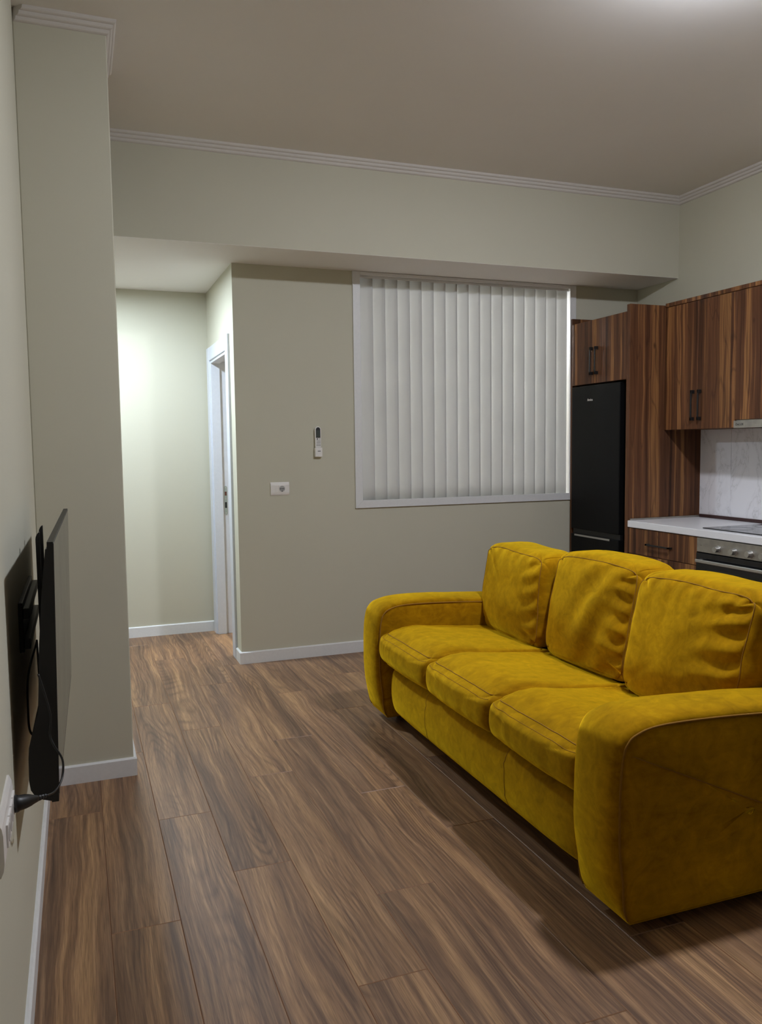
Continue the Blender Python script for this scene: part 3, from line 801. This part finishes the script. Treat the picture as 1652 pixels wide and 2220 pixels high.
# base below the cushions
def base_fn(u, v, w, p):
    q = p.copy()
    if u < 0: q.x -= 0.018*(1-w*w) * (1 if u < -0.99 else max(0, -u)**6)
    if w < 0: q.x += 0.012*(w*w)*max(0, -u)**6
    q.x += noise.noise(Vector((0, q.y*4, q.z*6)))*0.003*max(0, -u)**4
    return q
IY0, IY1 = SY0+AW-0.008, SY1-AW+0.008
bo, mpb = cushion('base', (1.875, (IY0+IY1)/2, 0.197), (0.44, (IY1-IY0)/2, 0.141), (14, 7, 14), base_fn, sofa, 36)
for vv in (-0.42, 0.42):
    seamline(mpb, lin((-1, vv, -0.9), (-1, vv, 0.9), 24), bo, Vector((-0.0002, 0, 0)), 0.0011)
# backrest behind the back cushions
def back_fn(u, v, w, p): return p
cushion('backrest', (2.245, (SY0+SY1)/2, 0.40), (0.10, (SY1-SY0)/2-0.02, 0.33), (10, 6, 8), back_fn, sofa, 20)
# seat cushions: highest just behind the front edge, falling towards the back
SEATZ = [(1.36, 0.475), (1.41, 0.488), (1.45, 0.505), (1.50, 0.517), (1.56, 0.521), (1.70, 0.506), (1.90, 0.482), (2.10, 0.460)]
def seat_top(x):
    for (xa, za), (xb, zb) in zip(SEATZ[:-1], SEATZ[1:]):
        if x <= xb:
            t = min(max((x-xa)/(xb-xa), 0), 1); return za+(zb-za)*t
    return SEATZ[-1][1]
CWD = (IY1-IY0)/3
for i in range(3):
    yc = IY1 - CWD*(i+0.5); sd = i*7.3
    def seat_fn(u, v, w, p, sd=sd, i=i):
        q = p.copy()
        e = (1-u*u*0.75)*(1-v**4)
        if w > 0: q.z += (seat_top(1.715+q.x)-0.498 - 0.011*i*max(0, u+0.4))*w**2*(1-0.45*v**8) + 0.004*e*w
        fr = max(0, -u)**8
        q.x -= 0.026*fr*(1-w*w)*(1-v*v*0.6)
        if w < 0: q.x += 0.016*fr*w*w
        P = Vector((q.x+sd, q.y, q.z))
        q.z += noise.noise(P*4.5)*0.006*(w > 0)*e + noise.noise(P*11)*0.0018
        if i == 0:   # pleats of the far cushion's front
            k = math.exp(-((v-0.35)/0.45)**2)
            q.x += 0.0035*fr*k*math.sin(v*46 + noise.noise(P*6)*2.0)*(1-abs(w)**3)
        else:
            q.x += 0.0016*fr*noise.noise(Vector((sd, q.y*22, q.z*5)))*2
        q.z += 0.0025*math.sin(u*30+noise.noise(P*5)*4)*noise.noise(P*3)*(w > 0)*0.8
        return q
    o, mp = cushion('seat_cushion', (1.715, yc, 0.412), (0.325, CWD/2+0.002, 0.086), (16, 7, 9), seat_fn, sofa, 44)
    seamline(mp, [(-1, v, 1) for v in [(-1+2*k/40) for k in range(41)]], o, Vector((-0.0002, 0, 0.0003)), 0.0019)
    seamline(mp, [(-1, v, 0.80) for v in [(-0.97+1.94*k/40) for k in range(41)]], o, Vector((-0.0006, 0, 0)), 0.0010, 'stitching', 'thread')
    seamline(mp, [(-1, v, -1) for v in [(-1+2*k/40) for k in range(41)]], o, Vector((-0.0004, 0, -0.0006)), 0.0024)
# back cushions: (centre y, x bottom front, lean, z centre, yaw)
specs = [(3.520, 2.072, 0.080, 0.690, 0.02, 0.305, 0.232), (2.905, 2.080, 0.150, 0.702, -0.03, 0.292, 0.246), (2.318, 2.066, 0.185, 0.692, -0.02, 0.300, 0.246)]
for i, (yc, xc, lean, zc, yaw, hw_, hh_) in enumerate(specs):
    sd = 31.7+i*9.1
    def bk_fn(u, v, w, p, sd=sd, i=i, lean=lean, yaw=yaw):
        q = p.copy(); P = Vector((sd, q.y, q.z))
        fr = max(0, -u)**3
        q.x -= 0.038*fr*(1-v*v*0.85)*(1-(w+0.25)**2*0.64 if w > -0.25 else 1-((w+0.25)/0.75)**2*0.9)
        q.x += noise.noise(P*3.5)*0.010*fr + noise.noise(P*9)*0.003*fr
        # drooping soft top edge and slumped corners
        if w > 0: q.z -= 0.014*w**4*(0.5+0.5*noise.noise(Vector((sd, q.y*5, 0)))) + 0.010*w**6*(v*v)
        amp = 0.0
        if i == 0:
            amp += 0.0042*math.exp(-((1-v)/0.9)**2)*0  # calm far end
            amp += 0.0045*max(0, w)**3*math.sin(v*21+noise.noise(P*5)*3)*math.exp(-((1-w)/0.5)**2)
            t = (-v)
            amp += 0.0050*math.exp(-((1-t)/0.35)**2)*math.sin(w*17+v*6+noise.noise(P*4)*2.5)
        elif i == 1:
            t = -v
            amp += 0.0085*math.exp(-((1-t)/0.32)**2)*math.sin(w*20+noise.noise(P*5)*3.0)*(1-max(0, w)**4)
            dg = v*0.8+w*0.6
            amp += 0.0060*math.sin(dg*9+noise.noise(P*3)*2)*math.exp(-((v+0.25)/0.6)**2)
        else:
            t = -v
            amp += 0.0100*math.exp(-((1-t)/0.48)**2)*math.sin(w*18+v*5+noise.noise(P*5)*3.0)*(1-max(0, w)**6)
            amp += 0.0045*max(0, w)**3*math.sin(v*24+noise.noise(P*5)*3)
        amp *= (1-abs(v)**14)*(1-abs(w)**14)*1.25
        q.x += amp*fr
        if abs(v) > 0.98: q.y += 0.006*noise.noise(Vector((q.x*9, sd, q.z*12)))
        ang = lean
        q.x += (q.z+0.25)*ang*1.2
        q.x += q.y*yaw
        return q
    o, mp = cushion('back_cushion', (xc, yc, zc), (0.105, hw_, hh_), (9, 7, 9), bk_fn, sofa, 54)
    for path in ([(-1, -1+2*k/40, 1) for k in range(41)], [(-1, -1, -1+2*k/40) for k in range(41)], [(-1, 1, -1+2*k/40) for k in range(41)]):
        seamline(mp, path, o, Vector((-0.0002, 0, 0.0002)), 0.0020)
# feet
for x in (1.55, 2.25):
    for y in (SY0+0.13, SY1-0.09):
        obj('foot', cyl(bmesh.new(), (x, y, 0.0), 0.022, 0.075, 'Z', 16, 0.028), 'black', sofa)

# ------------------------------------------------------------------ KITCHEN
def bar_handle(parent, p, axis, L, out=0.028, th=0.011):
    """square black bar handle on a front facing -X; p = centre on the front"""
    x, y, z = p; bm = bmesh.new(); h = L/2
    if axis == 'Z':
        box(bm, x-out, x-out+th*0.7, y-th/2, y+th/2, z-h, z+h, 0.001, 1)
        for s in (-1, 1): box(bm, x-out, x, y-th*0.55, y+th*0.55, z+s*(h-0.011)-0.011, z+s*(h-0.011)+0.011, 0.001, 1)
    else:
        box(bm, x-out, x-out+th*0.7, y-h, y+h, z-th/2, z+th/2, 0.001, 1)
        for s in (-1, 1): box(bm, x-out, x, y+s*(h-0.009)-0.009, y+s*(h-0.009)+0.009, z-th*0.5, z+th*0.5, 0.001, 1)
    return obj('handle', bm, 'blackmetal', parent)
G = 0.0015
# tall panels
tp = obj('end_panel', B(XP, XR-0.002, YP, YP+0.036, 0, 2.343, 0.001, 1), 'wood')
tag(tp, 'tall walnut end panel between refrigerator and worktop', 'panel')
tp2 = obj('end_panel', B(XP+0.004, XR-0.002, YB-0.037, YB-0.0155, 0, 2.343, 0.001, 1), 'wood')
tag(tp2, 'tall walnut end panel against the window wall behind the refrigerator', 'panel')
# cabinet over the refrigerator
oy0, oy1, oz0, oz1 = YP+0.037, YB-0.038, 1.850, 2.298
oc = thing('wall_cabinet', 'walnut two-door cabinet above the black refrigerator', 'cabinet', (XP+0.3, (oy0+oy1)/2, oz0))
obj('carcass', B(XP+0.021, XR-0.003, oy0+0.001, oy1-0.001, oz0+0.002, oz1-0.002), 'wood', oc)
ym = 4.926
dA = obj('door', B(XP, XP+0.019, ym+G, oy1-G, oz0, oz1, 0.0012, 1), 'wood', oc)
dB = obj('door', B(XP, XP+0.019, oy0+G, ym-G, oz0, oz1, 0.0012, 1), 'wood', oc)
bar_handle(dA, (XP, ym+0.030, 2.008), 'Z', 0.196); bar_handle(dB, (XP, ym-0.030, 2.008), 'Z', 0.196)
# refrigerator
fy0, fy1, fz = 4.632, 5.205, 1.838
fr = thing('refrigerator', 'tall black fridge-freezer beside the blind window', 'refrigerator', (3.77, (fy0+fy1)/2, 0))
obj('body', B(XP+0.052, XR-0.05, fy0+0.002, fy1-0.002, 0.02, fz-0.004, 0.004), 'fridge_side', fr)
ud = obj('door', B(XP-0.006, XP+0.045, fy0, fy1, 0.790, fz, 0.006, 3), 'fridge', fr)
ld = obj('freezer_door', B(XP-0.006, XP+0.045, fy0, fy1, 0.055, 0.752, 0.006, 3), 'fridge', fr)
obj('handle_recess', B(XP+0.012, XP+0.050, fy0+0.004, fy1-0.004, 0.750, 0.792), 'black', fr)
obj('handle_lip', B(XP-0.0075, XP-0.002, fy0+0.10, fy1-0.045, 0.737, 0.751, 0.002), 'chrome', ld, label='bright metal grip along the freezer door')
obj('door_gasket', B(XP+0.045, XP+0.052, fy0+0.004, fy1-0.004, 0.06, fz-0.006), 'grey', fr)
bm = bmesh.new(); box(bm, XP+0.08, XR-0.08, fy0+0.03, fy1-0.03, 0.0, 0.03)
obj('plinth', bm, 'black', fr)
lm = Matrix(((0, 0, -1, XP-0.0062), (-1, 0, 0, 5.008), (0, 1, 0, 1.727), (0, 0, 0, 1)))
obj('lettering', text_mesh('Amica', 0.026, lm), 'plastic', ud, label='small white Amica lettering')
# upper cabinets
UX = 3.768
uy = [YP-0.001, 4.224, 3.902, 3.602, 3.302, 2.98]
uz0, uz1 = 1.507, 2.328
uc = thing('wall_cabinet', 'walnut two-door wall cabinet above the worktop left of the hood', 'cabinet', (UX+0.15, (uy[0]+uy[2])/2, uz0))
obj('carcass', B(UX+0.020, XR-0.003, uy[2]+0.001, uy[0]-0.001, uz0+0.001, uz1), 'wood', uc)
dA = obj('door', B(UX, UX+0.018, uy[1]+G, uy[0]-0.001, uz0, uz1-0.002, 0.0012, 1), 'wood', uc)
dB = obj('door', B(UX, UX+0.018, uy[2]+G, uy[1]-G, uz0, uz1-0.002, 0.0012, 1), 'wood', uc)
bar_handle(dA, (UX, uy[1]+0.031, 1.660), 'Z', 0.196); bar_handle(dB, (UX, uy[1]-0.031, 1.660), 'Z', 0.196)
uc2 = thing('wall_cabinet', 'walnut wall cabinet directly above the cooker hood', 'cabinet', (UX+0.15, (uy[2]+uy[4])/2, 1.553))
obj('carcass', B(UX+0.020, XR-0.003, uy[4]+0.001, uy[2]-0.001, 1.556, uz1), 'wood', uc2)
dA = obj('door', B(UX, UX+0.018, uy[3]+G, uy[2]-G, 1.554, uz1-0.002, 0.0012, 1), 'wood', uc2)
dB = obj('door', B(UX, UX+0.018, uy[4]+G, uy[3]-G, 1.554, uz1-0.002, 0.0012, 1), 'wood', uc2)
bar_handle(dA, (UX, uy[3]+0.031, 1.72), 'Z', 0.196); bar_handle(dB, (UX, uy[3]-0.031, 1.72), 'Z', 0.196)
tag(obj('cabinet_cornice', B(UX-0.004, XR-0.003, uy[4], uy[0]-0.001, uz1+0.0005, uz1+0.026, 0.001, 1), 'wood'),
    'dark walnut top board running over the wall cabinets', 'top board')
# cooker hood
hd = thing('cooker_hood', 'slim stainless pull-out cooker hood under the wall cabinet', 'cooker hood', (UX+0.15, (uy[2]+uy[4])/2, 1.500))
obj('drawer_front', B(UX-0.010, UX+0.012, uy[4]+0.002, uy[2]-0.002, 1.504, 1.549, 0.001, 1), 'steel', hd)
obj('housing', B(UX+0.012, XR-0.01, uy[4]+0.004, uy[2]-0.004, 1.512, 1.5535), 'steel', hd)
obj('filter', B(UX+0.03, XR-0.03, uy[4]+0.03, uy[2]-0.03, 1.508, 1.5125), 'grey', hd)
lm = Matrix(((0, 0, -1, UX-0.0102), (-1, 0, 0, uy[2]-0.020), (0, 1, 0, 1.519), (0, 0, 0, 1)))
obj('lettering', text_mesh('DeLUX', 0.020, lm), 'black', hd, label='black DeLUX lettering')
# base units
by = [YP-0.001, 3.878, 3.278, 2.68]
bc = thing('base_cabinet', 'walnut drawer base cabinet under the worktop', 'cabinet', (XP+0.3, (by[0]+by[1])/2, 0))
obj('carcass', B(XP+0.020, XR-0.003, by[1]+0.001, by[0]-0.001, 0.09, 0.853), 'wood', bc)
obj('plinth', B(XP+0.05, XP+0.065, by[1]+0.001, by[0]-0.001, 0.0, 0.09), 'wood', bc)
for z0, z1 in ((0.681, 0.851), (0.395, 0.677), (0.10, 0.391)):
    dr = obj('drawer', B(XP, XP+0.018, by[1]+G, by[0]-0.001, z0, z1, 0.0012, 1), 'wood', bc)
    bar_handle(dr, (XP, 4.214, (0.758 if z0 > 0.6 else (z0+z1)/2+0.05)), 'Y', 0.23)
bc2 = thing('base_cabinet', 'walnut base cabinet right of the oven outside the picture', 'cabinet', (XP+0.3, (by[2]+by[3])/2, 0))
obj('carcass', B(XP+0.020, XR-0.003, by[3]+0.001, by[2]-0.001, 0.09, 0.853), 'wood', bc2)
obj('door', B(XP, XP+0.018, by[3]+G, by[2]-G, 0.10, 0.851, 0.0012, 1), 'wood', bc2)
obj('plinth', B(XP+0.05, XP+0.065, by[3]+0.001, by[2]-0.001, 0.0, 0.09), 'wood', bc2)
# oven
ov = thing('oven', 'built-in oven with steel control panel and black glass door', 'oven', (XP+0.3, (by[1]+by[2])/2, 0.10))
obj('body', B(XP+0.012, XR-0.06, by[2]+0.004, by[1]-0.004, 0.10, 0.852), 'dark', ov)
cp = obj('control_panel', B(XP-0.006, XP+0.012, by[2]+0.002, by[1]-0.002, 0.766, 0.851, 0.0015, 1), 'steel', ov)
od = obj('door', B(XP-0.010, XP+0.012, by[2]+0.002, by[1]-0.002, 0.16, 0.761, 0.002, 2), 'glassblack', ov)
obj('window', B(XP-0.0110, XP-0.0098, by[2]+0.09, by[1]-0.095, 0.27, 0.672, 0.0004, 1), 'ovenglass', od)
obj('lower_drawer', B(XP-0.006, XP+0.012, by[2]+0.002, by[1]-0.002, 0.10, 0.156, 0.0015, 1), 'steel', ov)
bm = bmesh.new(); box(bm, XP-0.050, XP-0.038, by[2]+0.03, by[1]-0.036, 0.708, 0.728, 0.003, 2)
for yy in (by[2]+0.045, by[1]-0.050): box(bm, XP-0.040, XP-0.009, yy-0.008, yy+0.008, 0.710, 0.726, 0.001, 1)
obj('handle', bm, 'chrome', od)
for yy in (3.702, 3.578, 3.460, 3.36):
    kb = obj('knob', cyl(bmesh.new(), (XP-0.006, yy, 0.798), 0.0215, -0.004, 'X', 28, 0.0205), 'chrome', cp, smooth=False)
    obj('grip', cyl(bmesh.new(), (XP-0.010, yy, 0.798), 0.0185, -0.026, 'X', 28, 0.0165), 'chrome', kb)
obj('indicator_mark', B(XP-0.0066, XP-0.0058, 3.835, 3.846, 0.806, 0.808), 'black', cp)
# worktop and cooktop
wt = thing('worktop', 'white kitchen worktop along the tiled wall', 'worktop', (XP+0.3, (by[0]+by[3])/2, 0.855))
obj('slab', B(XP-0.006, XR-0.002, by[3], YP-0.002, 0.856, 0.9, 0.003, 2), 'worktop', wt)
obj('sealing_strip', B(XR-0.022, XR-0.0105, by[3], YP-0.014, 0.9002, 0.922, 0.002, 1), 'brown', wt)
obj('sealing_strip', B(XP+0.01, XR-0.0105, YP-0.013, YP-0.0015, 0.9002, 0.912, 0.002, 1), 'steel', wt)
ct = thing('cooktop', 'black glass ceramic cooktop set on the white worktop', 'cooktop', (3.79, 3.60, 0.9005))
obj('glass', B(3.535, 4.03, 3.318, 3.897, 0.9006, 0.9066, 0.0015, 2), 'glassblack', ct)
for (xx, yy, r) in ((3.66, 3.75, 0.09), (3.90, 3.75, 0.075), (3.66, 3.45, 0.075), (3.90, 3.45, 0.09)):
    pts = [(xx+r*math.cos(2*PI*k/40), yy+r*math.sin(2*PI*k/40), 0.9067) for k in range(40)]
    obj('cooking_zone', tube(bmesh.new(), pts, 0.0006, 4, closed=True), 'lcd', ct)
# marble tiles on the wall, large slabs with fine joints
bsp = thing('backsplash', 'white marble wall tiles between worktop and wall cabinets', 'backsplash', (XR-0.005, 3.6, 0.9), kind='structure')
ty = [YP-0.003, 4.247, 3.647, 3.047, 2.69]
for a, c in zip(ty[:-1], ty[1:]):
    obj('tile', B(XR-0.010, XR-0.0005, c+0.0012, a-0.0012, 0.9005, 1.5065, 0.0008, 1), 'marble', bsp)
obj('grout', B(XR-0.0035, XR-0.0002, ty[-1], ty[0], 0.9005, 1.506), 'grey', bsp)

# ------------------------------------------------------------------ LAMPS the place has
LX, LY = 2.16, 2.22
lp = thing('ceiling_lamp', 'round drum ceiling lamp over the sofa above the picture', 'lamp', (LX, LY, ZC-0.05))
obj('housing', cyl(bmesh.new(), (LX, LY, ZC-0.020), 0.100, 0.0195, 'Z', 40), 'white', lp)
obj('diffuser', cyl(bmesh.new(), (LX, LY, ZC-0.060), 0.074, 0.040, 'Z', 40, 0.084), 'lamp', lp)
hl = thing('ceiling_lamp', 'round flush ceiling lamp in the hall hidden by the pillar', 'lamp', (0.12, 5.42, ZS-0.03))
obj('housing', cyl(bmesh.new(), (0.12, 5.42, ZS-0.030), 0.110, 0.0295, 'Z', 32), 'white', hl)
obj('diffuser', cyl(bmesh.new(), (0.12, 5.42, ZS-0.0306), 0.092, 0.0008, 'Z', 32), 'halllamp', hl)
bl = thing('ceiling_lamp', 'ceiling lamp in the room behind the blind', 'lamp', (3.0, 6.9, ZS-0.16))
bm = bmesh.new(); bmesh.ops.create_uvsphere(bm, u_segments=24, v_segments=12, radius=0.07)
bmesh.ops.translate(bm, verts=bm.verts, vec=(3.0, 6.9, ZS-0.09)); obj('globe', bm, 'backlamp', bl, smooth=True)
obj('ceiling_rose', cyl(bmesh.new(), (3.0, 6.9, ZS-0.021), 0.04, 0.02, 'Z', 20), 'white', bl)
